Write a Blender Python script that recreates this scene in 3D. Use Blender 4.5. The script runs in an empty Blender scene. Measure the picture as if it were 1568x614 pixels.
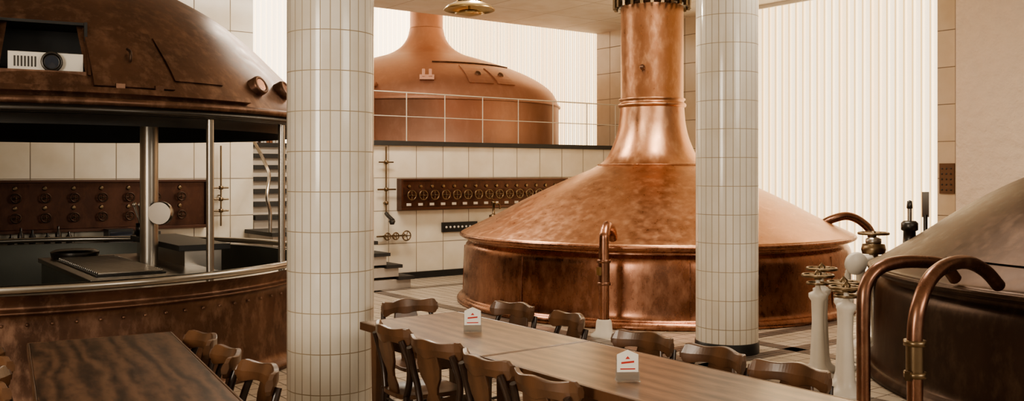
import bpy, math, random
from mathutils import Vector, Matrix
random.seed(4)
PI=math.pi
# ---------------------------------------------------------------- materials
def nodes(name):
    m=bpy.data.materials.new(name); m.use_nodes=True
    nt=m.node_tree; b=nt.nodes['Principled BSDF']
    return m,nt,b
def N(nt,t,**k):
    n=nt.nodes.new(t)
    for a,v in k.items():
        if a in n.inputs.keys(): n.inputs[a].default_value=v
        else: setattr(n,a,v)
    return n
def c4(c): return (c[0],c[1],c[2],1)
def mixc(nt,fac,a,b):
    n=nt.nodes.new('ShaderNodeMix'); n.data_type='RGBA'
    for i,v in ((6,a),(7,b)):
        if isinstance(v,tuple): n.inputs[i].default_value=c4(v)
        else: nt.links.new(v,n.inputs[i])
    if isinstance(fac,float): n.inputs[0].default_value=fac
    else: nt.links.new(fac,n.inputs[0])
    return n.outputs[2]
def ramp(nt,src,a,b):
    r=nt.nodes.new('ShaderNodeMapRange'); r.inputs[1].default_value=a; r.inputs[2].default_value=b
    nt.links.new(src,r.inputs[0]); return r.outputs[0]
def objco(nt,scale=(1,1,1)):
    t=nt.nodes.new('ShaderNodeTexCoord'); mp=nt.nodes.new('ShaderNodeMapping')
    mp.inputs['Scale'].default_value=scale
    nt.links.new(t.outputs['Object'],mp.inputs['Vector']); return mp.outputs[0]
def bump(nt,b,h,s,d=0.01):
    n=nt.nodes.new('ShaderNodeBump'); n.inputs['Strength'].default_value=s; n.inputs['Distance'].default_value=d
    nt.links.new(h,n.inputs['Height']); nt.links.new(n.outputs[0],b.inputs['Normal'])
def plain(name,col,rough=.5,metal=0.,var=.12,scale=6.,bmp=0.,bd=.01):
    m,nt,b=nodes(name)
    co=objco(nt); ns=N(nt,'ShaderNodeTexNoise'); ns.inputs['Scale'].default_value=scale; ns.inputs['Detail'].default_value=4
    nt.links.new(co,ns.inputs['Vector'])
    d=tuple(x*(1-var) for x in col); l=tuple(min(1,x*(1+var)) for x in col)
    nt.links.new(mixc(nt,ns.outputs['Fac'],d,l),b.inputs['Base Color'])
    b.inputs['Roughness'].default_value=rough; b.inputs['Metallic'].default_value=metal
    if bmp: bump(nt,b,ns.outputs['Fac'],bmp,bd)
    return m
def copper(name,c1,c2,c3,r0=.22,r1=.4,metal=1.,bmp=.15,streak=.35):
    m,nt,b=nodes(name)
    co=objco(nt,(1,1,streak)); n1=N(nt,'ShaderNodeTexNoise'); n1.inputs['Scale'].default_value=1.8; n1.inputs['Detail'].default_value=7; n1.inputs['Roughness'].default_value=.65
    nt.links.new(co,n1.inputs['Vector'])
    co2=objco(nt,(1,1,.5)); n2=N(nt,'ShaderNodeTexNoise'); n2.inputs['Scale'].default_value=9; n2.inputs['Detail'].default_value=9; n2.inputs['Roughness'].default_value=.7
    nt.links.new(co2,n2.inputs['Vector'])
    a=mixc(nt,ramp(nt,n1.outputs['Fac'],.32,.68),c1,c2)
    a=mixc(nt,ramp(nt,n2.outputs['Fac'],.48,.72),a,c3)
    nt.links.new(a,b.inputs['Base Color'])
    rr=nt.nodes.new('ShaderNodeMapRange'); rr.inputs[3].default_value=r0; rr.inputs[4].default_value=r1
    rr.inputs[1].default_value=.3; rr.inputs[2].default_value=.7
    nt.links.new(n2.outputs['Fac'],rr.inputs[0]); nt.links.new(rr.outputs[0],b.inputs['Roughness'])
    b.inputs['Metallic'].default_value=metal
    co3=objco(nt); n3=N(nt,'ShaderNodeTexNoise'); n3.inputs['Scale'].default_value=1.6; n3.inputs['Detail'].default_value=1
    nt.links.new(co3,n3.inputs['Vector'])
    bump(nt,b,n3.outputs['Fac'],bmp,.05)
    return m
def tiles(name,axes,w,h,mort,col,col2,mcol,off=(0,0),rough=.25,cyl=None,bs=.4,var=None):
    m,nt,b=nodes(name)
    t=nt.nodes.new('ShaderNodeTexCoord'); sp=nt.nodes.new('ShaderNodeSeparateXYZ')
    nt.links.new(t.outputs['Object'],sp.inputs[0])
    cb=nt.nodes.new('ShaderNodeCombineXYZ')
    if cyl:
        at=N(nt,'ShaderNodeMath',operation='ARCTAN2'); nt.links.new(sp.outputs[1],at.inputs[0]); nt.links.new(sp.outputs[0],at.inputs[1])
        mu=N(nt,'ShaderNodeMath',operation='MULTIPLY'); mu.inputs[1].default_value=cyl; nt.links.new(at.outputs[0],mu.inputs[0])
        srcs=[mu.outputs[0],sp.outputs[2]]
    else: srcs=[sp.outputs[axes[0]],sp.outputs[axes[1]]]
    for i in (0,1):
        ad=N(nt,'ShaderNodeMath',operation='ADD'); ad.inputs[1].default_value=100*(w,h)[i]+off[i]
        nt.links.new(srcs[i],ad.inputs[0]); nt.links.new(ad.outputs[0],cb.inputs[i])
    br=N(nt,'ShaderNodeTexBrick'); br.offset=0; br.squash=1
    nt.links.new(cb.outputs[0],br.inputs['Vector'])
    br.inputs['Color1'].default_value=c4(col); br.inputs['Color2'].default_value=c4(col2); br.inputs['Mortar'].default_value=c4(mcol)
    br.inputs['Scale'].default_value=1; br.inputs['Mortar Size'].default_value=mort; br.inputs['Mortar Smooth'].default_value=.1
    br.inputs['Brick Width'].default_value=w; br.inputs['Row Height'].default_value=h; br.inputs['Bias'].default_value=0
    co=objco(nt); ns=N(nt,'ShaderNodeTexNoise'); ns.inputs['Scale'].default_value=3; ns.inputs['Detail'].default_value=5
    nt.links.new(co,ns.inputs['Vector'])
    dk=mixc(nt,ramp(nt,ns.outputs['Fac'],.35,.7),br.outputs['Color'],(col[0]*.72,col[1]*.64,col[2]*.52))
    fin=mixc(nt,.4,br.outputs['Color'],dk)
    nt.links.new(fin,b.inputs['Base Color'])
    rr=nt.nodes.new('ShaderNodeMapRange'); rr.inputs[3].default_value=rough; rr.inputs[4].default_value=.85
    nt.links.new(br.outputs['Fac'],rr.inputs[0]); nt.links.new(rr.outputs[0],b.inputs['Roughness'])
    iv=N(nt,'ShaderNodeMath',operation='SUBTRACT'); iv.inputs[0].default_value=1; nt.links.new(br.outputs['Fac'],iv.inputs[1])
    bump(nt,b,iv.outputs[0],bs,.004)
    return m
def wood(name,c1,c2,rough=.3,axis=1,scale=7.,dist=6.,coat=.3,stretch=.22,fine=.5):
    m,nt,b=nodes(name)
    sc=[1,1,1]; sc[axis]=stretch
    co=objco(nt,tuple(sc))
    wv=N(nt,'ShaderNodeTexWave'); wv.bands_direction='X' if axis!=0 else 'Y'
    wv.inputs['Scale'].default_value=scale; wv.inputs['Distortion'].default_value=dist; wv.inputs['Detail'].default_value=4; wv.inputs['Detail Scale'].default_value=1.6
    nt.links.new(co,wv.inputs['Vector'])
    n2=N(nt,'ShaderNodeTexNoise'); n2.inputs['Scale'].default_value=14; n2.inputs['Detail'].default_value=6; n2.inputs['Roughness'].default_value=.7; nt.links.new(co,n2.inputs['Vector'])
    n1=N(nt,'ShaderNodeTexNoise'); n1.inputs['Scale'].default_value=45; n1.inputs['Detail'].default_value=3; nt.links.new(co,n1.inputs['Vector'])
    f=N(nt,'ShaderNodeMath',operation='MULTIPLY'); nt.links.new(wv.outputs['Fac'],f.inputs[0]); nt.links.new(ramp(nt,n2.outputs['Fac'],.25,.55),f.inputs[1])
    a=mixc(nt,f.outputs[0],c1,c2)
    k=nt.nodes.new('ShaderNodeMapRange'); k.inputs[1].default_value=.45; k.inputs[2].default_value=.8; k.inputs[4].default_value=fine
    nt.links.new(n1.outputs['Fac'],k.inputs[0])
    a=mixc(nt,k.outputs[0],a,tuple(x*.5 for x in c2))
    nt.links.new(a,b.inputs['Base Color']); b.inputs['Roughness'].default_value=rough
    b.inputs['Coat Weight'].default_value=coat; b.inputs['Coat Roughness'].default_value=.25
    bump(nt,b,n1.outputs['Fac'],.08,.003)
    return m
def emis(name,col,col2,st,axis=1,freq=7.9,ov=(.72,.62,.42)):
    m,nt,b=nodes(name)
    t=nt.nodes.new('ShaderNodeTexCoord'); sp=nt.nodes.new('ShaderNodeSeparateXYZ'); nt.links.new(t.outputs['Object'],sp.inputs[0])
    mu=N(nt,'ShaderNodeMath',operation='MULTIPLY'); mu.inputs[1].default_value=freq; nt.links.new(sp.outputs[axis],mu.inputs[0])
    fl=N(nt,'ShaderNodeMath',operation='FLOOR'); nt.links.new(mu.outputs[0],fl.inputs[0])
    wn=N(nt,'ShaderNodeTexWhiteNoise',noise_dimensions='1D'); nt.links.new(fl.outputs[0],wn.inputs['W'])
    fr=N(nt,'ShaderNodeMath',operation='FRACT'); nt.links.new(mu.outputs[0],fr.inputs[0])
    # darker stripe painted into the glow, standing for shade where louvres overlap
    gt=N(nt,'ShaderNodeMath',operation='GREATER_THAN'); gt.inputs[1].default_value=.8; nt.links.new(fr.outputs[0],gt.inputs[0])
    a=mixc(nt,wn.outputs['Value'],col,col2)
    a=mixc(nt,gt.outputs[0],a,tuple(x*y for x,y in zip(col2,ov)))
    nt.links.new(a,b.inputs['Emission Color']); b.inputs['Emission Strength'].default_value=st
    nt.links.new(a,b.inputs['Base Color']); b.inputs['Roughness'].default_value=.9
    return m

M={}
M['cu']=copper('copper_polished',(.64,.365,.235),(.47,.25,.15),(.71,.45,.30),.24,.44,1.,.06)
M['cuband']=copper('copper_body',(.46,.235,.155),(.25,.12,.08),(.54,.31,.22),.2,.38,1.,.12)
M['cumat']=copper('copper_satin',(.50,.275,.195),(.45,.24,.165),(.54,.31,.225),.42,.54,.65,.04)
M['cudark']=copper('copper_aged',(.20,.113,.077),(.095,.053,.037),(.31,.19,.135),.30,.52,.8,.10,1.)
M['cubrown']=copper('copper_patina_dark',(.085,.053,.038),(.05,.032,.024),(.12,.078,.056),.34,.5,.85,.05)
M['cupipe']=copper('copper_pipe',(.30,.16,.11),(.20,.10,.07),(.38,.23,.16),.24,.38,1.,.03)
M['brass']=plain('brass',(.60,.46,.25),.28,1.,.2,9)
M['brassdk']=plain('brass_aged',(.22,.16,.10),.35,1.,.3,9)
M['steel']=plain('stainless_steel',(.44,.41,.37),.3,1.,.1,5)
M['steeldk']=plain('steel_dark',(.09,.085,.08),.35,.9,.2,6)
M['black']=plain('black_enamel',(.02,.02,.02),.4,0,.2,6)
M['liner']=plain('steel_liner',(.11,.115,.10),.45,.4,.3,2)
M['panel']=copper('panel_copper',(.105,.048,.031),(.055,.026,.018),(.14,.068,.044),.3,.5,.7,.05)
M['panelfr']=plain('panel_frame',(.10,.048,.032),.3,.5,.3,4)
M['rail']=plain('rail_white',(.72,.67,.58),.35,.1,.05)
M['swp']=plain('switch_brown',(.16,.085,.045),.5,0,.15)
M['white']=plain('white_paint',(.76,.71,.63),.35,0,.08,5)
M['ceil']=tiles('ceiling_panels',(0,1),1.2,1.2,.008,(.93,.90,.83),(.90,.87,.80),(.5,.46,.4),rough=.8,bs=.2)
M['plaster']=plain('plaster',(.88,.75,.62),.9,0,.06,7,1.,.05)
M['wtile']=tiles('wall_tiles',(0,2),.475,.49,.006,(.85,.80,.69),(.79,.73,.63),(.22,.18,.14),off=(.066,-.05),rough=.18)
M['rtile']=tiles('wall_tiles_beige',(1,2),.475,.49,.006,(.76,.65,.51),(.70,.60,.47),(.2,.15,.11),off=(0,-.05),rough=.2)
M['ctile']=tiles('column_tiles',(0,2),2*PI*.275/28,.25,.003,(.90,.86,.78),(.83,.79,.71),(.38,.30,.20),off=(0,.02),rough=.13,cyl=.275,bs=.5)
M['floor']=tiles('floor_tiles',(0,1),.16,.16,.006,(.57,.49,.40),(.50,.42,.34),(.15,.12,.09),rough=.3)
M['band']=tiles('floor_tiles_dark',(0,1),.16,.16,.006,(.20,.16,.135),(.15,.12,.10),(.08,.07,.06),rough=.3)
M['tread']=plain('tread_stone',(.035,.033,.03),.6,0,.2,9)
M['riser']=plain('riser_grey',(.62,.56,.49),.6,0,.1,9)
M['table']=wood('table_oak',(.27,.155,.088),(.095,.050,.029),.30,1,3.2,6,.3,.22,.6)
M['tabledk']=wood('table_oak_dark',(.16,.088,.053),(.04,.022,.014),.38,1,3.6,8,.10,.28,.65)
M['chair']=wood('chair_wood',(.145,.070,.035),(.085,.042,.022),.3,2,2.2,2,.35,.5,.2)
M['chairdk']=wood('chair_wood_dark',(.05,.027,.017),(.03,.016,.011),.3,2,5,3)
M['card']=plain('card_white',(.85,.83,.78),.5,0,.03)
M['red']=plain('print_red',(.55,.06,.05),.5,0,.05)
M['acryl']=plain('acrylic',(.75,.75,.72),.1,0,.02); M['acryl'].node_tree.nodes['Principled BSDF'].inputs['Transmission Weight'].default_value=.9
M['proj']=plain('plastic_white',(.80,.77,.70),.4,0,.03)
M['glass']=plain('lens_glass',(.03,.035,.05),.05,0,.1)
M['green']=plain('plant_green',(.06,.12,.04),.6,0,.3)
M['book']=plain('book_cover',(.35,.16,.09),.6,0,.4,20)
M['blindR']=emis('blind_glow',(1,.88,.65),(1,.80,.52),1.7,1,7.9,(.74,.64,.43))  # blinds emit by themselves, standing in for daylight behind the fabric
M['blindB']=emis('blind_glow_back',(1,.90,.71),(1,.87,.67),2.5,0,7.9,(.92,.88,.8))  # same self-glow for the back blinds, backlight put into the material

# ---------------------------------------------------------------- mesh builder
def crom(pts,n=6,closed=False):
    P=[Vector(p) for p in pts]
    if len(P)<3 and not closed: return P
    out=[]; L=len(P)
    rng=range(L if closed else L-1)
    for i in rng:
        if closed: a,b,c,d=P[(i-1)%L],P[i],P[(i+1)%L],P[(i+2)%L]
        else: a,b,c,d=P[max(i-1,0)],P[i],P[i+1],P[min(i+2,L-1)]
        for k in range(n):
            t=k/n
            out.append(.5*((2*b)+(-a+c)*t+(2*a-5*b+4*c-d)*t*t+(-a+3*b-3*c+d)*t**3))
    if not closed: out.append(P[-1])
    return out
class MB:
    def __init__(s): s.v=[];s.f=[];s.mi=[];s.sm=[];s.mats=[]
    def idx(s,m):
        if m not in s.mats: s.mats.append(m)
        return s.mats.index(m)
    def add(s,vs,fs,mat,smooth=False,T=None):
        o=len(s.v)
        for p in vs:
            p=Vector(p); s.v.append(T@p if T is not None else p)
        i=s.idx(mat)
        for f in fs: s.f.append(tuple(o+k for k in f)); s.mi.append(i); s.sm.append(smooth)
    def box(s,a,b,mat,T=None):
        x0,y0,z0=a; x1,y1,z1=b
        vs=[(x0,y0,z0),(x1,y0,z0),(x1,y1,z0),(x0,y1,z0),(x0,y0,z1),(x1,y0,z1),(x1,y1,z1),(x0,y1,z1)]
        s.add(vs,[(0,3,2,1),(4,5,6,7),(0,1,5,4),(1,2,6,5),(2,3,7,6),(3,0,4,7)],mat,False,T)
    def lathe(s,prof,mat,T=None,seg=48,skip=None,smooth=True):
        vs=[];fs=[];n=len(prof)
        for j in range(seg):
            a=2*PI*j/seg
            for r,z in prof: vs.append((r*math.cos(a),r*math.sin(a),z))
        for j in range(seg):
            k=(j+1)%seg
            for i in range(n-1):
                if skip and skip(math.degrees(2*PI*(j+.5)/seg),(prof[i][1]+prof[i+1][1])/2): continue
                fs.append((j*n+i,k*n+i,k*n+i+1,j*n+i+1))
        s.add(vs,fs,mat,smooth,T)
    def tube(s,pts,r,mat,seg=12,n=6,closed=False,T=None,sm=True):
        P=crom(pts,n,closed) if sm else [Vector(p) for p in pts]
        L=len(P); vs=[];fs=[]
        def rad(i): return r if not isinstance(r,(list,tuple)) else r[0]+(r[1]-r[0])*i/(L-1)
        tg=[]
        for i in range(L):
            if closed: t=P[(i+1)%L]-P[i-1]
            else: t=P[min(i+1,L-1)]-P[max(i-1,0)]
            tg.append(t.normalized())
        ref=Vector((0,0,1)) if abs(tg[0].z)<.9 else Vector((1,0,0))
        u=tg[0].cross(ref).normalized()
        for i in range(L):
            u=(u-tg[i]*u.dot(tg[i])).normalized(); w=tg[i].cross(u)
            for j in range(seg):
                a=2*PI*j/seg; vs.append(P[i]+(u*math.cos(a)+w*math.sin(a))*rad(i))
        for i in range(L if closed else L-1):
            k=(i+1)%L
            for j in range(seg):
                jj=(j+1)%seg; fs.append((i*seg+j,i*seg+jj,k*seg+jj,k*seg+j))
        s.add(vs,fs,mat,True,T)
        if not closed:
            s.add(vs[:seg],[tuple(range(seg))[::-1]],mat,False,T); s.add(vs[-seg:],[tuple(range(seg))],mat,False,T)
    def ring(s,c,R,r,mat,T=None,seg=40,ts=8,axis='z'):
        pts=[]
        for i in range(seg):
            a=2*PI*i/seg
            p={'z':(math.cos(a)*R,math.sin(a)*R,0),'y':(math.cos(a)*R,0,math.sin(a)*R),'x':(0,math.cos(a)*R,math.sin(a)*R)}[axis]
            pts.append(Vector(c)+Vector(p))
        s.tube(pts,r,mat,ts,1,True,T,False)
    def prism(s,poly,t,mat,T=None):
        n=len(poly); vs=[(x,-t/2,z) for x,z in poly]+[(x,t/2,z) for x,z in poly]
        fs=[tuple(range(n)),tuple(range(2*n-1,n-1,-1))]
        for i in range(n): j=(i+1)%n; fs.append((i,i+n,j+n,j))
        s.add(vs,fs,mat,False,T)
    def obj(s,name,loc=(0,0,0),rot=0,bevel=0,parent=None,sc=(1,1,1)):
        me=bpy.data.meshes.new(name); me.from_pydata([(p[0]*sc[0],p[1]*sc[1],p[2]*sc[2]) for p in s.v],[],s.f)
        for m in s.mats: me.materials.append(M[m])
        for p,i,sm in zip(me.polygons,s.mi,s.sm): p.material_index=i; p.use_smooth=sm
        me.update()
        o=bpy.data.objects.new(name,me); bpy.context.scene.collection.objects.link(o)
        o.location=loc; o.rotation_euler=(0,0,rot)
        if bevel:
            b=o.modifiers.new('bevel','BEVEL'); b.width=bevel; b.segments=2; b.limit_method='ANGLE'; b.angle_limit=math.radians(50)
        if parent: o.parent=parent
        return o
def TR(x=0,y=0,z=0,rz=0,rx=0,ry=0):
    return Matrix.Translation((x,y,z))@Matrix.Rotation(rz,4,'Z')@Matrix.Rotation(ry,4,'Y')@Matrix.Rotation(rx,4,'X')
def smoothprof(p,n=5): return [(max(0,q.x),q.y) for q in crom([(a,b,0) for a,b in p],n)]
def prad(prof,z):
    for (r0,z0),(r1,z1) in zip(prof,prof[1:]):
        if z0<=z<=z1 and z1>z0: return r0+(r1-r0)*(z-z0)/(z1-z0)
    return prof[-1][0]
def patch(mb,prof,a0,a1,z0,z1,off,mat,n=14,nz=10):
    vs=[];fs=[]
    for o in (off,-.02):
        for i in range(n+1):
            a=math.radians(a0+(a1-a0)*i/n)
            for j in range(nz+1):
                z=z0+(z1-z0)*j/nz; r=prad(prof,z)+o
                vs.append((r*math.cos(a),r*math.sin(a),z+max(o,0)*.5))
    K=(n+1)*(nz+1)
    for i in range(n):
        for j in range(nz):
            q=i*(nz+1)+j; fs.append((q,q+nz+1,q+nz+2,q+1))
    edge=[i*(nz+1) for i in range(n+1)]+[n*(nz+1)+j for j in range(1,nz+1)]+[i*(nz+1)+nz for i in range(n-1,-1,-1)]+[j for j in range(nz-1,0,-1)]
    for i in range(len(edge)):
        a,b=edge[i],edge[(i+1)%len(edge)]; fs.append((a,a+K,b+K,b))
    mb.add(vs,fs,mat,False)
def wheel(mb,T,R,mat,hub='brass',spokes=5,r=None):
    r=r or R*.1
    mb.ring((0,0,0),R,r,mat,T,24,6)
    mb.lathe([(0,-.03),(R*.2,-.03),(R*.22,0),(R*.15,.02),(0,.025)],hub,T,12)
    for i in range(spokes):
        a=2*PI*i/spokes
        mb.tube([(0,0,0),(R*math.cos(a),R*math.sin(a),0)],r*.7,mat,6,1,T=T,sm=False)

# ---------------------------------------------------------------- room
CZ=4.27; WR=11.97; SR=11.8
mb=MB(); mb.box((-6,-4,-.15),(SR+.3,WR+8,0),'floor')
for a in (((-6,5.04,0),(SR,5.2,.003)),((-6,5.68,0),(SR,5.84,.003)),((5.76,-4,0),(5.92,11.0,.003)),((6.88,-4,0),(7.04,6.2,.003)),((-6,10.9,0),(SR,11.06,.003))):
    mb.box(a[0],a[1],'band')
fl=mb.obj('floor')
mb=MB()
mb.box((-6,WR,0),(4.52,WR+.3,CZ),'wtile'); mb.obj('wall_back_left')
mb=MB(); mb.box((6.15,WR,0),(SR,WR+.2,2.0),'wtile')
mb.obj('wall_back')
mb=MB(); mb.box((6.5,WR-.03,0),(SR,WR,.1),'black'); mb.box((-6,WR-.03,0),(4.4,WR,.1),'black'); mb.obj('baseboard_back')
mb=MB(); mb.box((6.15,WR-.06,2.0),(SR,19.8,2.07),'tread'); mb.box((-6,14.2,2.0),(6.15,19.8,2.07),'tread'); mb.obj('trim_platform')
mb=MB()
mb.box((SR,10.05,0),(SR+.25,13.2,CZ),'rtile'); mb.box((SR,6.0,0),(SR+.25,6.42,CZ),'rtile')
mb.obj('wall_right')
mb=MB(); mb.box((SR-.12,-4,0),(SR+.25,6.11,CZ),'plaster'); mb.obj('wall_right_pier')
mb=MB(); mb.box((4.22,WR+.3,0),(4.52,15,CZ),'plaster'); mb.obj('wall_stairwell_left')
mb=MB(); mb.box((6.15,WR+.2,0),(6.25,14.2,2.0),'plaster'); mb.obj('wall_stairwell_right')
mb=MB(); mb.box((-6.2,-4,0),(-6,19.8,6.2),'plaster'); mb.obj('wall_left')
mb=MB(); mb.box((-6,-4,CZ),(SR+.25,13.2,CZ+.25),'ceil'); mb.obj('ceiling')
mb=MB(); mb.box((-6,13.2,6.0),(SR+.25,19.8,6.2),'ceil'); mb.obj('ceiling_upper')
mb=MB(); mb.box((-6,13.1,CZ+.25),(SR+.25,13.2,6.0),'plaster'); mb.obj('wall_upper')
def blinds(name,axis,c,a0,a1,z0,z1,mat,inward):
    mb=MB(); w=.127; n=int((a1-a0)/w)
    for i in range(n):
        a=a0+i*w
        p,q=(a-.004,c+inward*.012),(a+w*1.1,c-inward*.012)
        pt=(lambda s,t:(s,t)) if axis==0 else (lambda s,t:(t,s))
        vs=[(*pt(*p),z0),(*pt(*q),z0),(*pt(*q),z1),(*pt(*p),z1)]
        mb.add(vs,[(0,1,2,3)],mat)
    if axis==0: mb.box((a0,c-.04,z1),(a1,c+.04,z1+.06),'white')
    else: mb.box((c-.04,a0,z1),(c+.04,a1,z1+.06),'white')
    return mb.obj(name)
blinds('window_1',1,SR+.1,6.42,10.1,.04,CZ-.06,'blindR',-1)
blinds('window_2',0,19.6,-6,SR,2.1,5.9,'blindB',-1)
blinds('window_3',1,SR+.1,13.2,19.7,2.1,5.9,'blindR',-1)

# columns
for (s,r) in ((2.56,5.42),(6.42,5.44)):
    mb=MB()
    mb.lathe([(.275,.1),(.275,CZ)],'ctile',None,64)
    mb.lathe([(.283,0),(.283,.1),(.27,.105)],'black',None,64)
    mb.obj('tiled_column',(s,r,0))

# ---------------------------------------------------------------- kettles
dome1=[(2.42,.80),(2.44,.83),(2.42,.86),(2.36,.89),(2.0,1.06),(1.67,1.235),(1.33,1.40),(1.0,1.55),(.76,1.65),(.59,1.77),(.48,1.99),(.425,2.2),(.405,2.42)]
dome3=[(2.42,.80),(2.44,.83),(2.42,.86),(2.36,.89),(2.05,1.09),(1.75,1.30),(1.45,1.48),(1.1,1.65),(.8,1.78),(.60,1.90),(.49,2.06),(.43,2.22),(.405,2.45)]
body1=[(2.47,0),(2.485,.03),(2.46,.07),(2.42,.10),(2.40,.2),(2.395,.5),(2.38,.68),(2.33,.76),(2.36,.80),(2.42,.805)]
def kettle(dome,mats,top=CZ-.002,collar=True):
    mb=MB()
    D=smoothprof(dome,5)
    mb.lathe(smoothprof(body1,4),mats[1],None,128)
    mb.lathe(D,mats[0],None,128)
    mb.ring((0,0,.83),2.43,.022,mats[1],None,128,8)
    mb.lathe([(.405,2.42),(.425,2.43),(.432,2.45),(.425,2.47),(.405,2.48),(.402,2.50),(.42,2.515),(.42,2.53),(.395,2.545),(.395,top)],mats[0],None,64)
    if collar:
        mb.lathe([(.395,3.70),(.46,3.72),(.47,3.76),(.47,3.84),(.40,3.86)],'steeldk',None,64)
        for i in range(24):
            a=2*PI*i/24; mb.box((-.02,-.02,3.68),(.02,.02,3.9),'brassdk',Matrix.Rotation(a,4,'Z')@Matrix.Translation((.475,0,0)))
    return mb,D
mb,D=kettle(dome1,('cu','cuband'))
az=math.radians(-152)
mb.lathe([(0,-.02),(.03,-.02),(.035,.02),(.02,.05),(0,.055)],'cudark',Matrix.Rotation(az,4,'Z')@Matrix.Translation((.4,0,2.9))@Matrix.Rotation(PI/2,4,'Y'),16)
# riveted plate seams of the drum and the flare joint of the neck
for a in (-171,-126,-81,-36,9,54,99,144):
    mb.tube([(2.408,0,.12),(2.400,0,.4),(2.386,0,.68)],.006,'cuband',6,1,T=Matrix.Rotation(math.radians(a),4,'Z'),sm=False)
mb.ring((0,0,1.70),.688,.006,'cu',None,64,6)
# outlet pipe on the right of the dome
mb.tube([(1.20,-1.66,.97),(1.28,-1.76,1.04),(1.42,-1.87,1.075),(1.56,-1.97,1.0),(1.65,-2.04,.85),(1.68,-2.06,.5),(1.68,-2.06,0)],.05,'cupipe',12)
mb.obj('copper_brew_kettle',(8.37,8.31,0))

# rising pipe in front of kettle 1
mb=MB()
mb.tube([(0,0,.12),(0,0,.4),(0,0,.9),(.02,.014,1.0),(.12,.085,1.07),(.25,.17,1.02),(.33,.23,.93)],.05,'cuband',14,8)
mb.lathe([(.13,0),(.13,.02),(.085,.05),(.075,.15),(.06,.17)],'white',None,24)
for z in (.5,.72): mb.lathe([(.05,z),(.066,z),(.066,z+.03),(.05,z+.03)],'cupipe',None,20)
mb.lathe([(.056,.53),(.056,.72)],'cupipe',None,20)
mb.box((-.08,-.02,.6),(-.05,.02,.68),'brass')
mb.obj('copper_riser_pipe',(6.03,6.64,0))

# kettle 2 (upper floor)
p2=[(2.5,2.07),(2.5,2.8),(2.52,2.82),(2.49,2.86),(2.44,2.98),(2.36,3.10),(2.19,3.24),(1.9,3.40),(1.5,3.56),(1.07,3.70),(.75,3.80),(.52,3.93),(.38,4.10),(.32,4.3),(.31,4.5),(.31,5.99)]
P2=smoothprof(p2[3:],5)
mb=MB(); mb.lathe(p2[:4],'cumat',None,128); mb.lathe(P2,'cumat',None,128)
mb.ring((0,0,2.81),2.515,.02,'cumat',None,128,6)
for a0,a1,z0,z1 in ((-104,-93,3.08,3.42),(-91,-82,3.08,3.38)):
    patch(mb,P2,a0,a1,z0,z1,.02,'cumat',8,6)
for a in (-98,-86):
    z=3.25; R=prad(P2,z); mb.lathe([(.05,0),(.05,.04),(.035,.05),(0,.05)],'cudark',Matrix.Rotation(math.radians(a),4,'Z')@Matrix.Translation((R,0,z))@Matrix.Rotation(PI*.3,4,'Y'),16)
pts=[((prad(P2,3.5)+.03)*math.cos(math.radians(a)),(prad(P2,3.5)+.03)*math.sin(math.radians(a)),3.5) for a in range(-118,-58,4)]
mb.tube(pts,.012,'cudark',6,1,sm=False)
T=Matrix.Rotation(math.radians(-121),4,'Z')@Matrix.Translation((prad(P2,3.12),0,3.12))
mb.box((-.1,-.12,0),(.06,.12,.08),'cumat',T); mb.box((-.04,.03,.05),(.08,.08,.17),'cumat',T); mb.box((-.04,-.08,.05),(.08,-.03,.17),'cumat',T)
mb.tube([(-2.05,-1.7,.0+2.07),(-2.05,-1.7,2.8),(-2.03,-1.66,2.98),(-1.95,-1.58,3.05),(-1.8,-1.4,3.0)],.045,'cumat',10)
mb.obj('copper_mash_kettle',(8.99,14.87,0))

# kettle 3 (right foreground), with the lever gear bolted to its dome near the rim
mb,D=kettle(dome3,('cubrown','cubrown'),collar=False)
for a in (-176,-170,-164,164,172):
    z=1.48 if a<0 else 1.4; R=prad(D,z); T=Matrix.Rotation(math.radians(a),4,'Z')@Matrix.Translation((R,0,z))@Matrix.Rotation(.45,4,'Y')
    mb.box((-.04,-.03,-.02),(.04,.03,.05),'steeldk',T)
patch(mb,D,150,182,1.0,1.4,.012,'cubrown',12,8)
T=TR(7.5-8.2,4.33-2.28,.93)
mb.lathe([(.09,0),(.09,.02),(.055,.04),(.05,.16),(.07,.17),(.07,.23),(.05,.25),(0,.25)],'steeldk',T,20)
mb.tube([(0,0,.2),(0,0,.36)],.018,'steel',8,1,sm=False,T=T); mb.lathe([(0,.34),(.025,.36),(.02,.42),(0,.43)],'steeldk',T,12)
T2=T@TR(.15,-.06,-.06)
mb.lathe([(.06,0),(.05,.12),(.03,.16),(.018,.2),(.018,.36)],'steeldk',T2,14)
mb.box((-.03,-.006,.34),(.03,.006,.56),'steel',T2@Matrix.Rotation(-.6,4,'Z')); mb.tube([(0,0,.05),(.15,-.06,.02)],.03,'steeldk',10,1,sm=False,T=T)
mb.obj('dark_copper_kettle',(8.2,2.28,0))

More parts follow.
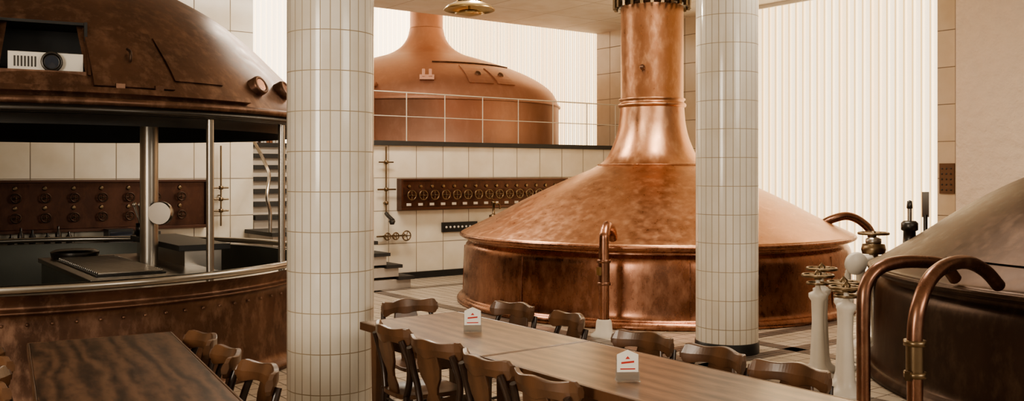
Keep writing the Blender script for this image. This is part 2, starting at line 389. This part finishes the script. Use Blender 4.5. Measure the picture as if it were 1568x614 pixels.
# open kettle (bar) on the left
KL=(1.45,9.02,0)
pl=[(2.41,2.06),(2.40,2.10),(2.33,2.20),(2.2,2.36),(2.02,2.54),(1.78,2.77),(1.5,2.98),(1.15,3.17),(.8,3.32),(.55,3.5),(.45,3.8),(.42,CZ-.002)]
PL=smoothprof(pl,6)
mb=MB()
A0,A1,Z0,Z1=-105.5,-91.5,2.265,2.66
def sk(a,z):
    a=a-360 if a>180 else a
    return A0<a<A1 and Z0<z<Z1
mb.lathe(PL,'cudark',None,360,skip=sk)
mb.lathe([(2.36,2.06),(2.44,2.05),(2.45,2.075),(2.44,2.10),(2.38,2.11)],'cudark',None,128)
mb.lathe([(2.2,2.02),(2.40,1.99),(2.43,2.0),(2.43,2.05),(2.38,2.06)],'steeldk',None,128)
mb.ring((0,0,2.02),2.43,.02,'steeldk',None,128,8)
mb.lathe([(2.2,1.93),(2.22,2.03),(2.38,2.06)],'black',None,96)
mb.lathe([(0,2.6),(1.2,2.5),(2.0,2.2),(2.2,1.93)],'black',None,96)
am=math.radians((A0+A1)/2)
TB=Matrix.Rotation(am,4,'Z')
hw=2.15*math.radians((A1-A0)/2)
mb.box((1.5,-hw,Z0),(1.52,hw,Z1),'black',TB); mb.box((1.5,-hw-.02,Z0-.03),(2.24,hw+.02,Z0),'cudark',TB)
mb.box((1.5,-hw,Z1-.01),(1.92,hw,Z1+.01),'black',TB); mb.box((1.5,-hw-.02,Z0),(2.02,-hw,Z1),'black',TB); mb.box((1.5,hw,Z0),(2.02,hw+.02,Z1),'black',TB)
mb.prism([(1.5,Z0),(2.28,Z0),(1.92,Z1),(1.5,Z1)],.02,'cudark',TB@Matrix.Translation((0,hw+.02,0))); mb.prism([(1.5,Z0),(2.28,Z0),(1.92,Z1),(1.5,Z1)],.02,'cudark',TB@Matrix.Translation((0,-hw-.02,0)))
mb.box((2.14,-hw,2.15),(2.27,hw,Z0+.02),'cudark',TB)
patch(mb,PL,-91,-77.5,2.18,2.62,.025,'cudark',14,10)
patch(mb,PL,-76.5,-66,2.26,2.60,.010,'cudark',12,8)
patch(mb,PL,-109,-62,2.12,2.16,.035,'cudark',40,2)
for a in (-87,-80.5):
    T=Matrix.Rotation(math.radians(a),4,'Z')@Matrix.Translation((prad(PL,2.2)+.02,0,2.17)); mb.box((-.03,-.03,-.02),(.03,.03,.04),'cudark',T)
T=Matrix.Rotation(math.radians(-84),4,'Z')@Matrix.Translation((prad(PL,2.42)+.03,0,2.42)); mb.tube([(0,0,-.05),(.04,0,-.03),(.04,0,.03),(-.02,0,.06)],.01,'cubrown',8,4,T=T)
for a,z in ((-56,2.27),(-46,2.27)):
    T=Matrix.Rotation(math.radians(a),4,'Z')@Matrix.Translation((prad(PL,z)-.03,0,z))@Matrix.Rotation(PI*.36,4,'Y')
    mb.lathe([(0,.05),(.05,.05),(.055,.09),(.075,.09),(.08,.07),(.08,0)],'cudark',T,24); mb.lathe([(0,.085),(.05,.085)],'cuband',T,24)
# lower tub
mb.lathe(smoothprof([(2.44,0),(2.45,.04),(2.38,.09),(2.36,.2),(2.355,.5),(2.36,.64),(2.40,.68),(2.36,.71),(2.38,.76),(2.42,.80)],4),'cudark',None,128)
mb.lathe([(2.42,.80),(2.30,.80)],'steel',None,128)
mb.lathe([(2.30,.80),(2.29,.1),(0,.1)],'liner',None,96)
mb.ring((0,0,.84),2.41,.03,'steel',None,128,10)
for i in range(100):
    a=2*PI*i/100; mb.lathe([(.012,0),(.009,.006),(0,.008)],'cudark',Matrix.Rotation(a,4,'Z')@Matrix.Translation((2.365,0,.6))@Matrix.Rotation(PI/2,4,'Y'),8)
for a in (-70.7,-50.5,-150,-195):
    T=Matrix.Rotation(math.radians(a),4,'Z'); mb.tube([(2.37,0,.8),(2.37,0,2.02)],.028,'steel',12,1,T=T,sm=False)
mb.tube([(.74,-.76,.8),(.74,-.76,2.5)],.075,'steel',24,1,sm=False)
T=TR(.80,-.90,1.25)@Matrix.Rotation(math.radians(-125),4,'Z')@Matrix.Rotation(PI/2,4,'Y')
mb.lathe([(0,-.04),(.09,-.04),(.1,-.03),(.1,.03),(.095,.04)],'steel',T,32); mb.lathe([(.095,.04),(0,.04)],'steel',T,32,smooth=False)
mb.obj('open_copper_kettle_bar',KL)
# projector
mb=MB()
mb.box((-.06,-.20,.015),(.16,.20,.125),'proj'); mb.lathe([(0,0),(.055,0),(.06,.03),(.05,.035),(.042,.02),(0,.015)],'steeldk',TR(.16,.03,.07,0,0,PI/2),24)
mb.lathe([(0,.018),(.038,.022)],'glass',TR(.16,.03,.07,0,0,PI/2),24)
for i in range(7): mb.box((.16,-.17+.018*i,.04),(.163,-.16+.018*i,.1),'steeldk')
mb.box((.05,.06,.125),(.12,.12,.135),'steeldk')
for y in (-.16,.16): mb.lathe([(.015,0),(.015,.02)],'black',TR(.08,y,0),10)
mb.obj('projector',(1.45+2.0*math.cos(am+.01),9.02+2.0*math.sin(am+.01),Z0+.001),am,bevel=.008,sc=(1.1,1.14,1.18))

# bar counter inside
mb=MB()
mb.box((1.55,7.35,.1),(2.48,9.5,.76),'liner'); mb.box((1.52,7.3,.76),(2.52,9.5,.80),'steel')
mb.box((1.60,7.50,.80),(2.12,9.1,.812),'black')
for i in range(24): mb.box((1.62,7.53+.066*i,.812),(2.1,7.555+.066*i,.83),'steel')
mb.box((2.40,7.95,.1),(2.72,9.5,.93),'steel'); mb.box((2.34,7.9,.93),(2.78,9.5,.98),'black')
mb.box((1.55,7.33,.70),(2.5,7.35,.74),'white')
mb.lathe([(0,.80),(.2,.80),(.21,.86),(.17,.88),(0,.885)],'steeldk',TR(1.8,9.3,0),24)
mb.obj('bar_counter',(0,0,0),bevel=.004)
mb=MB()
for i in range(9):
    a=i*.7; mb.tube([(0,0,0),(.02*math.cos(a),.02*math.sin(a),.14),(.07*math.cos(a),.07*math.sin(a),.30)],.006,'steel',6)
    mb.lathe([(0,-.025),(.015,0),(0,.03)],'steel',TR(.07*math.cos(a),.07*math.sin(a),.30),8)
mb.lathe([(0,0),(.045,0),(.05,.12),(.045,.12),(.04,.01)],'steeldk',None,16)
mb.obj('utensil_holder',(2.42,9.42,.981))
mb=MB(); mb.box((-.5,11.5,0),(3.3,11.93,.72),'panel'); mb.box((-.55,11.45,.72),(3.35,11.94,.76),'black'); mb.obj('back_counter',bevel=.004)
mb=MB()
for i in range(12):
    x=i*.13+random.uniform(-.03,.03); h=.12+.1*random.random()
    mb.lathe([(0,0),(.035,0),(.035,h*.6),(.013,h*.8),(.013,h),(0,h)],random.choice(['glass','green','steeldk','black']),TR(x,0,0),12)
mb.obj('bottles',(.8,11.7,.76))
mb=MB(); mb.box((0,0,0),(.28,.25,.16),'black'); mb.box((.34,0,0),(.6,.2,.12),'steeldk'); mb.box((.02,-.005,.03),(.26,0,.13),'glass'); mb.obj('cash_register',(2.6,11.55,.761),bevel=.01)

# ---------------------------------------------------------------- valve panels
def vpanel(name,s0,s1,z0,z1,rows,R,step,wm='brassdk',hb='brass'):
    mb=MB(); y=WR-.002
    mb.box((s0,y-.10,z0),(s1,y,z1),'panel')
    for a,b in (((s0-.03,y-.14,z0-.04),(s1+.03,y-.0,z0)),((s0-.03,y-.14,z1),(s1+.03,y,z1+.03)),((s0-.03,y-.14,z0),(s0,y,z1)),((s1,y-.14,z0),(s1+.03,y,z1))):
        mb.box(a,b,'panelfr')
    n=int((s1-s0-.1)/step)
    for k in range(n):
        x=s0+.12+k*step
        for z in rows:
            T=TR(x,y-.19,z,0,PI/2)
            wheel(mb,T,R,wm,hb,4,.011)
            mb.tube([(x,y-.1,z),(x,y-.19,z)],.014,hb,8,1,sm=False)
            mb.lathe([(.028,0),(.024,.02),(0,.02)],hb,TR(x,y-.1,z+R+.06,0,PI/2),10)
        if len(rows)==1: mb.box((x-.04,y-.105,rows[0]-R-.09),(x+.04,y-.1,rows[0]-R-.05),'white')
    return mb.obj(name,bevel=.006)
vpanel('valve_panel',6.75,9.9,1.08,1.48,(1.26,),.07,.20,'brassdk','brassdk')
vpanel('valve_panel',.3,3.84,.93,1.48,(1.30,1.07),.05,.31,'cubrown','brassdk')

# wall piping and small valves
mb=MB()
mb.tube([(6.5,WR-.08,1.0),(6.5,WR-.08,1.98)],.014,'brassdk',8,1,sm=False); mb.tube([(6.5,WR-.08,1.0),(6.5,WR-.15,.96),(6.52,WR-.25,.9)],.03,'steeldk',10)
for z in (1.15,1.35,1.75): mb.lathe([(.014,-.03),(.03,-.02),(.03,.02),(.014,.03)],'brassdk',TR(6.5,WR-.08,z),10); 
mb.tube([(6.36,WR-.08,1.35),(6.66,WR-.08,1.35)],.012,'brassdk',8,1,sm=False); mb.tube([(6.38,WR-.08,1.75),(6.62,WR-.08,1.75)],.01,'brassdk',8,1,sm=False)
mb.lathe([(.03,0),(.05,.05),(.012,.1)],'steeldk',TR(6.52,WR-.22,.84),12)
for z in (1.15,1.75): mb.tube([(6.5,WR-.08,z),(6.5,WR,z)],.01,'brassdk',6,1,sm=False)
mb.obj('wall_pipe_tap')
mb=MB()
for x,R in ((6.50,.05),(6.64,.05),(6.82,.07)):
    T=TR(x,WR-.12,.66,0,PI/2); wheel(mb,T,R,'brassdk','brassdk',5,.01); mb.tube([(x,WR-.12,.66),(x,WR,.66)],.014,'brassdk',8,1,sm=False)
mb.tube([(6.36,WR-.05,.66),(6.85,WR-.05,.66)],.012,'brassdk',8,1,sm=False)
mb.obj('wall_valves')
mb=MB(); mb.box((7.5,WR-.04,.68),(8.15,WR,.83),'black')
for k in range(8): mb.lathe([(0,.01),(.018,.008),(.018,0)],'white',TR(7.57+k*.073,WR-.04,.755,0,PI/2),10)
mb.obj('switch_strip',bevel=.004)
mb=MB(); mb.lathe([(0,0),(.07,0),(.07,.03),(.02,.05),(.02,.2),(.035,.2),(.035,.24),(0,.25)],'brassdk',None,14); mb.tube([(0,0,.18),(.1,0,.2),(.12,0,.12)],.012,'brassdk',8); mb.tube([(0,0,.25),(-.06,0,.33)],.008,'brassdk',6,1,sm=False)
mb.tube([(0,0,.02),(0,0,-.92)],.05,'brassdk',10,1,sm=False)
mb.obj('brass_tap',(8.05,11.35,.92))
mb=MB()
mb.tube([(4.05,WR-.1,.9),(4.05,WR-.1,1.95)],.012,'brassdk',8,1,sm=False)
for z in (1.1,1.25,1.4):
    mb.tube([(3.95,WR-.1,z),(4.15,WR-.1,z)],.012,'brassdk',8,1,sm=False); mb.lathe([(0,-.03),(.03,-.02),(.03,.02),(0,.03)],'brassdk',TR(4.05,WR-.1,z),10)
mb.tube([(4.05,WR-.1,1.3),(4.05,WR,1.3)],.01,'brassdk',6,1,sm=False)
mb.obj('wall_pipe_manifold')

# ---------------------------------------------------------------- stairs
mb=MB()
for i in range(4):
    s1=6.46-.19*i; z=.168*(i+1)
    mb.box((s1-.25,11.0,z-.045),(s1,11.9,z),'tread'); mb.box((5.3,11.06,z-.168),(s1-.03,11.9,z-.04),'riser')
mb.box((4.4,11.0,.79),(5.76,11.96,.84),'tread'); mb.box((4.45,11.1,0),(5.68,11.96,.79),'riser')
for i in range(7):
    r0=12.0+.27*i; z=.84+.174*(i+1)
    mb.box((4.56,r0-.02,z-.06),(6.1,r0+.30,z),'tread'); mb.box((4.56,r0+.04,.0),(6.1,r0+.27,z-.06),'riser')
mb.obj('staircase')
mb=MB()
mb.tube([(4.42,11.12,.842),(4.42,11.12,1.1),(4.38,11.12,1.3),(4.5,11.35,1.55),(4.62,11.75,1.68),(4.62,11.95,1.85)],.022,'steel',10)
mb.tube([(4.62,11.95,1.85),(4.62,12.9,2.5),(4.62,13.9,3.1)],.022,'steel',10)
mb.obj('stair_handrail')
mb=MB()
for i in range(9):
    h=.2+.08*random.random(); mb.box((i*.05,0,0),(i*.05+.04,.18,h),random.choice(['book','card','panelfr']),TR(0,0,0,0,0,.15 if i>5 else 0))
mb.obj('books',(5.5,14.35,2.071))
# platform railing
mb=MB(); y=WR+.02
for s in (6.34,6.9,7.58,8.29,9.0,9.73,10.49,11.16,11.7): mb.tube([(s,y,2.07),(s,y,2.8)],.008,'rail',8,1,sm=False); mb.box((s-.025,y-.025,2.065),(s+.025,y+.025,2.073),'rail')
mb.tube([(6.2,y,2.8),(11.75,y,2.8)],.010,'rail',8,1,sm=False); mb.tube([(6.2,y,2.44),(11.75,y,2.44)],.007,'rail',8,1,sm=False)
mb.obj('platform_railing')

# pendant lamp
mb=MB()
mb.lathe([(.03,.18),(.05,.16),(.07,.1),(.12,.085),(.13,.09)],'brass',None,40)
mb.lathe([(.0,.1),(.10,.09),(.22,.035),(.255,.0),(.25,-.004),(.2,.02),(.1,.05),(0,.06)],'brass',None,48)
mb.lathe([(0,.0),(.09,-.005),(.14,-.03),(.145,-.035),(.1,-.045),(.04,-.06),(0,-.062)],'brass',None,40)
mb.tube([(0,0,-.02),(0,0,CZ-3.2)],.012,'brass',8,1,sm=False); mb.lathe([(.06,CZ-3.2),(.06,CZ-3.23),(0,CZ-3.25)],'brass',None,20)
mb.obj('pendant_lamp',(5.02,7.49,3.2))

# ---------------------------------------------------------------- right side gear
for (s,r,h) in ((6.42,4.46,.82),(6.14,4.30,.80),(6.03,4.00,.78),(5.79,3.82,.78)):
    mb=MB()
    mb.lathe([(0,0),(.12,0),(.12,.03),(.075,.06),(.06,.12),(.045,.45),(.05,.6),(.07,.63),(.07,.66),(.03,.68),(.02,.7),(.015,h)],'white',None,24)
    wheel(mb,TR(0,0,h),.115,'brassdk','brassdk',5,.012); mb.lathe([(0,h-.04),(.03,h-.03),(.03,h+.02),(0,h+.05)],'brassdk',None,12)
    mb.ring((0,0,h-.06),.08,.01,'brassdk',None,20,6)
    mb.obj('valve_pedestal',(s,r,0))
mb=MB(); mb.lathe([(0,0),(.09,0),(.095,.02),(.09,.045),(0,.05)],'white',TR(0,0,.87,math.radians(-115),0,PI/2+.2),32)
mb.tube([(0,0,.86),(.0,.06,.78),(0,.06,.7),(0,.06,0)],.025,'white',10); mb.lathe([(.08,0),(.08,.02),(.03,.04)],'white',TR(0,.06,0),16)
mb.obj('dial_gauge',(6.63,4.30,0))
mb=MB()
mb.lathe([(.11,0),(.11,.03),(.045,.07),(.04,.92),(.07,.94),(.07,.98),(.02,1.0)],'steel',None,20); wheel(mb,TR(0,0,1.03),.13,'brassdk','brassdk',5,.014)
mb.lathe([(.1,.84),(.11,.88),(.1,.93),(.04,.94)],'brassdk',None,20)
mb.lathe([(.11,0),(.11,.03),(.04,.07),(.04,.74),(.11,.77),(.12,.82),(.1,.84),(0,.84)],'white',TR(-.24,-.02,0),20)
mb.tube([(0,0,.6),(-.24,-.02,.6)],.03,'white',10,1,sm=False)
mb.obj('valve_stand',(7.80,4.86,0))
def bigpipe(name,p,loc,zc):
    mb=MB(); mb.tube(p,.041,'cupipe',16,8)
    if zc:
        for z in (zc,zc+.17): mb.lathe([(.041,z),(.058,z),(.058,z+.03),(.041,z+.03)],'brassdk',None,24)
        mb.lathe([(.047,zc+.03),(.047,zc+.17)],'brassdk',None,24); mb.box((-.075,-.015,zc-.01),(-.05,.015,zc+.04),'brassdk')
    mb.lathe([(.09,0),(.09,.02),(.05,.05)],'cupipe',None,20)
    return mb.obj(name,loc)
bigpipe('copper_swan_neck_pipe',[(0,0,0),(0,0,.4),(0,0,.78),(.03,-.0,.91),(.12,-.02,1.0),(.28,-.05,1.035),(.5,-.08,1.03),(.72,-.11,1.0),(.86,-.12,.90)],(5.06,3.22,0),0)
bigpipe('copper_swan_neck_pipe',[(0,0,0),(0,0,.4),(0,0,.74),(.05,0,.90),(.2,.02,1.02),(.42,.04,1.075),(.7,.07,1.07),(.95,.09,1.0),(1.13,.1,.90)],(4.66,2.66,0),.5)
mb=MB(); mb.box((-.03,-.1,-.2),(0,.1,.2),'swp')
for i in range(3):
    for j in range(5): mb.lathe([(0,.012),(.012,.01),(.012,0)],'steeldk',TR(-.03,-.06+.06*i,-.15+.07*j,0,0,-PI/2),8)
mb.obj('switch_panel',(SR,6.28,1.52),bevel=.004)

# ---------------------------------------------------------------- tables and chairs
def table(loc,rot,w,l,tm='table'):
    mb=MB()
    mb.box((-w/2,-l/2,.715),(w/2,l/2,.75),tm)
    mb.box((-w/2-.012,-l/2-.012,.705),(w/2+.012,-l/2,.75),'chair'); mb.box((-w/2-.012,l/2,.705),(w/2+.012,l/2+.012,.75),'chair')
    mb.box((-w/2-.012,-l/2,.705),(-w/2,l/2,.75),'chair'); mb.box((w/2,-l/2,.705),(w/2+.012,l/2,.75),'chair')
    a,b=w/2-.06,l/2-.07
    for x in (-a,a): mb.box((x-.012,-b,.62),(x+.012,b,.715),'chair')
    for y in (-b,b): mb.box((-a,y-.012,.62),(a,y+.012,.715),'chair')
    for x in (-a,a):
        for y in (-b,b):
            z=[(x-.03,y-.03),(x+.03,y-.03),(x+.03,y+.03),(x-.03,y+.03)]
            vs=[(x+(p-x)*.7,y+(q-y)*.7,0) for p,q in z]+[(p,q,.715) for p,q in z]
            mb.add(vs,[(0,3,2,1),(4,5,6,7),(0,1,5,4),(1,2,6,5),(2,3,7,6),(3,0,4,7)],'chair')
    return mb.obj('dining_table',loc,rot,bevel=.004)
table((2.73,4.70-.61,0),0,.64,1.195)
table((2.73,3.475-.8,0),0,.64,1.575)
table((.97,4.03,0),math.radians(-7.5),.66,2.05,'tabledk')
def chair(loc,rot):
    mb=MB()
    pts=[]
    for i in range(32):
        a=2*PI*i/32; c,s=math.cos(a),math.sin(a)
        e=.55; x=.205*math.copysign(abs(c)**e,c); y=.20*math.copysign(abs(s)**e,s); x*=1+.08*(y/.2); pts.append((x,y))
    n=32; vs=[(x,y,.43) for x,y in pts]+[(x*1.0,y*1.0,.455) for x,y in pts]+[(x*.8,y*.8,.452) for x,y in pts]+[(x*.4,y*.4,.444) for x,y in pts]
    fs=[tuple(range(n))[::-1]]+[(k*n+i,k*n+(i+1)%n,(k+1)*n+(i+1)%n,(k+1)*n+i) for k in range(3) for i in range(n)]+[tuple(range(3*n,4*n))]
    mb.add(vs,fs,'chair')
    for sx in (-1,1):
        mb.tube([(sx*.165,.15,.43),(sx*.175,.165,.25),(sx*.19,.185,0)],(.02,.014),'chairdk',10,4)
        mb.tube([(sx*.18,-.235,0),(sx*.165,-.19,.25),(sx*.165,-.17,.45)],.018,'chairdk',10,4)
        mb.tube([(sx*.15,-.165,.44),(sx*.185,-.16,.54),(sx*.205,-.175,.64),(sx*.19,-.215,.76)],(.02,.017),'chairdk',10,6)
        mb.tube([(sx*.178,.17,.2),(sx*.168,-.2,.2)],.011,'chairdk',8,1,sm=False)
    mb.tube([(-.173,0,.2),(.173,0,.2)],.011,'chairdk',8,1,sm=False)
    half=[(.060,.44),(.065,.5),(.04,.545),(.05,.58),(.085,.63),(.10,.69),(.09,.74),(.08,.78)]
    poly=[(x,z) for x,z in half]+[(-x,z) for x,z in half[::-1]]
    sh=Matrix(((1,0,0,0),(0,1,-.2,-.17+.2*.44),(0,0,1,0),(0,0,0,1)))
    mb.prism(poly,.018,'chair',sh)
    # crest rail: curved yoke, deeper at the centre and at the rounded ears
    K=30; vs=[];fs=[]
    for i in range(K+1):
        t=-1+2*i/K; u=abs(t); x=.225*t; y=-.243+.08*t*t
        e=max(0,(u-.86)/.14); rnd=.030*(1-math.sqrt(max(0,1-e*e)))
        top=.823+.006*math.cos(2*PI*t)-rnd
        bot=.744-.016*math.exp(-(u/.22)**2)-.014*math.exp(-((u-.85)/.2)**2)+rnd*.8
        th=.017*(1-.35*e)
        for (dy,z) in ((-th*.8,bot),(-th-.003,(bot+top)/2),(-th*.8,top),(th*.8,top),(th+.003,(bot+top)/2),(th*.8,bot)): vs.append((x,y+dy-(z-.78)*.2,z))
    for i in range(K):
        for k in range(6): fs.append((i*6+k,i*6+(k+1)%6,(i+1)*6+(k+1)%6,(i+1)*6+k))
    fs.append(tuple(range(6))); fs.append(tuple(range(K*6,K*6+6))[::-1])
    mb.add(vs,fs,'chair')
    return mb.obj('dining_chair',loc,rot,bevel=.004,sc=(.85,.95,.96))
D90=PI/2
for s,r,d in ((3.18,4.50,4),(3.18,4.03,-14),(3.08,3.27,5),(3.06,2.82,-3),(3.04,2.37,4)): chair((s,r,0),D90+math.radians(d))
for s,r,d in ((2.56,4.28,-4),(2.52,3.83,8),(2.50,3.33,-3),(2.46,2.88,3)): chair((s,r,0),-D90+math.radians(d))
chair((2.90,4.86,0),PI+math.radians(-4))
for s,r,d in ((1.28,4.58,2),(1.24,4.14,-6),(1.24,3.70,3)): chair((s,r,0),D90+math.radians(d-5))
for s,r,d in ((.78,4.72,3),(.71,4.15,-3)): chair((s,r,0),-D90+math.radians(d-5))
for s,r,h in ((2.735,4.05,.13),(2.60,2.72,.125)):
    mb=MB(); w=.044
    mb.prism([(-w,.035),(w,.035),(w,h*.85),(0,h),(-w,h*.85)],.004,'card')
    mb.prism([(-w*.7,.045),(w*.7,.045),(w*.7,.050),(-w*.7,.050)],.0055,'red'); mb.prism([(-w*.6,.068),(w*.6,.073),(w*.6,.081),(-w*.6,.076)],.0055,'red'); mb.prism([(-.010,.088),(.010,.088),(0,.1)],.0055,'red')
    mb.box((-.048,-.03,0),(.048,.03,.004),'acryl'); mb.box((-.048,.005,.004),(.048,.008,.09),'acryl'); mb.box((-.048,-.008,.004),(.048,-.005,.035),'acryl')
    mb.obj('menu_card_stand',(s,r,.7505),math.radians(-33))

# ---------------------------------------------------------------- light
w=bpy.data.worlds.new('World'); bpy.context.scene.world=w; w.use_nodes=True
bg=w.node_tree.nodes['Background']; bg.inputs[0].default_value=(1,.87,.71,1); bg.inputs[1].default_value=.40
def area(name,loc,rot,sx,sy,e,col=(1,.88,.72)):
    l=bpy.data.lights.new(name,'AREA'); l.shape='RECTANGLE'; l.size=sx; l.size_y=sy; l.energy=e; l.color=col
    o=bpy.data.objects.new(name,l); bpy.context.scene.collection.objects.link(o); o.location=loc; o.rotation_euler=rot; return o
area('window_light_left',(-3.5,1.5,2.6),(math.radians(80),0,math.radians(-70)),1.6,2.4,225)
area('rear_fill',(5,-3,3.2),(math.radians(65),0,math.radians(0)),3,1.6,125)  # fill added behind the camera, no rear window modelled
area('ceiling_fill_hall',(5.2,10.2,4.2),(0,0,0),2.4,.8,140)  # unseen overhead fill, added to brighten the hall; no fixture modelled
area('ceiling_fill_front',(6.8,5.4,4.2),(0,0,0),.8,2.4,120)  # another added overhead fill, out of view
l=bpy.data.lights.new('pendant_bulb','POINT'); l.energy=60; l.shadow_soft_size=.06; l.color=(1,.88,.7)
o=bpy.data.objects.new('pendant_bulb',l); bpy.context.scene.collection.objects.link(o); o.location=(5.10,7.49,3.42)
bpy.context.scene.view_settings.look='AgX - Medium High Contrast'

cam=bpy.data.cameras.new('Camera'); co=bpy.data.objects.new('Camera',cam); bpy.context.scene.collection.objects.link(co)
co.location=(0,0,1.6); co.rotation_euler=(PI/2,0,math.radians(-36.5)); cam.sensor_fit='HORIZONTAL'; cam.sensor_width=36; cam.lens=36*1400/1568; cam.shift_y=-43/1568
cam.clip_end=100
bpy.context.scene.camera=co
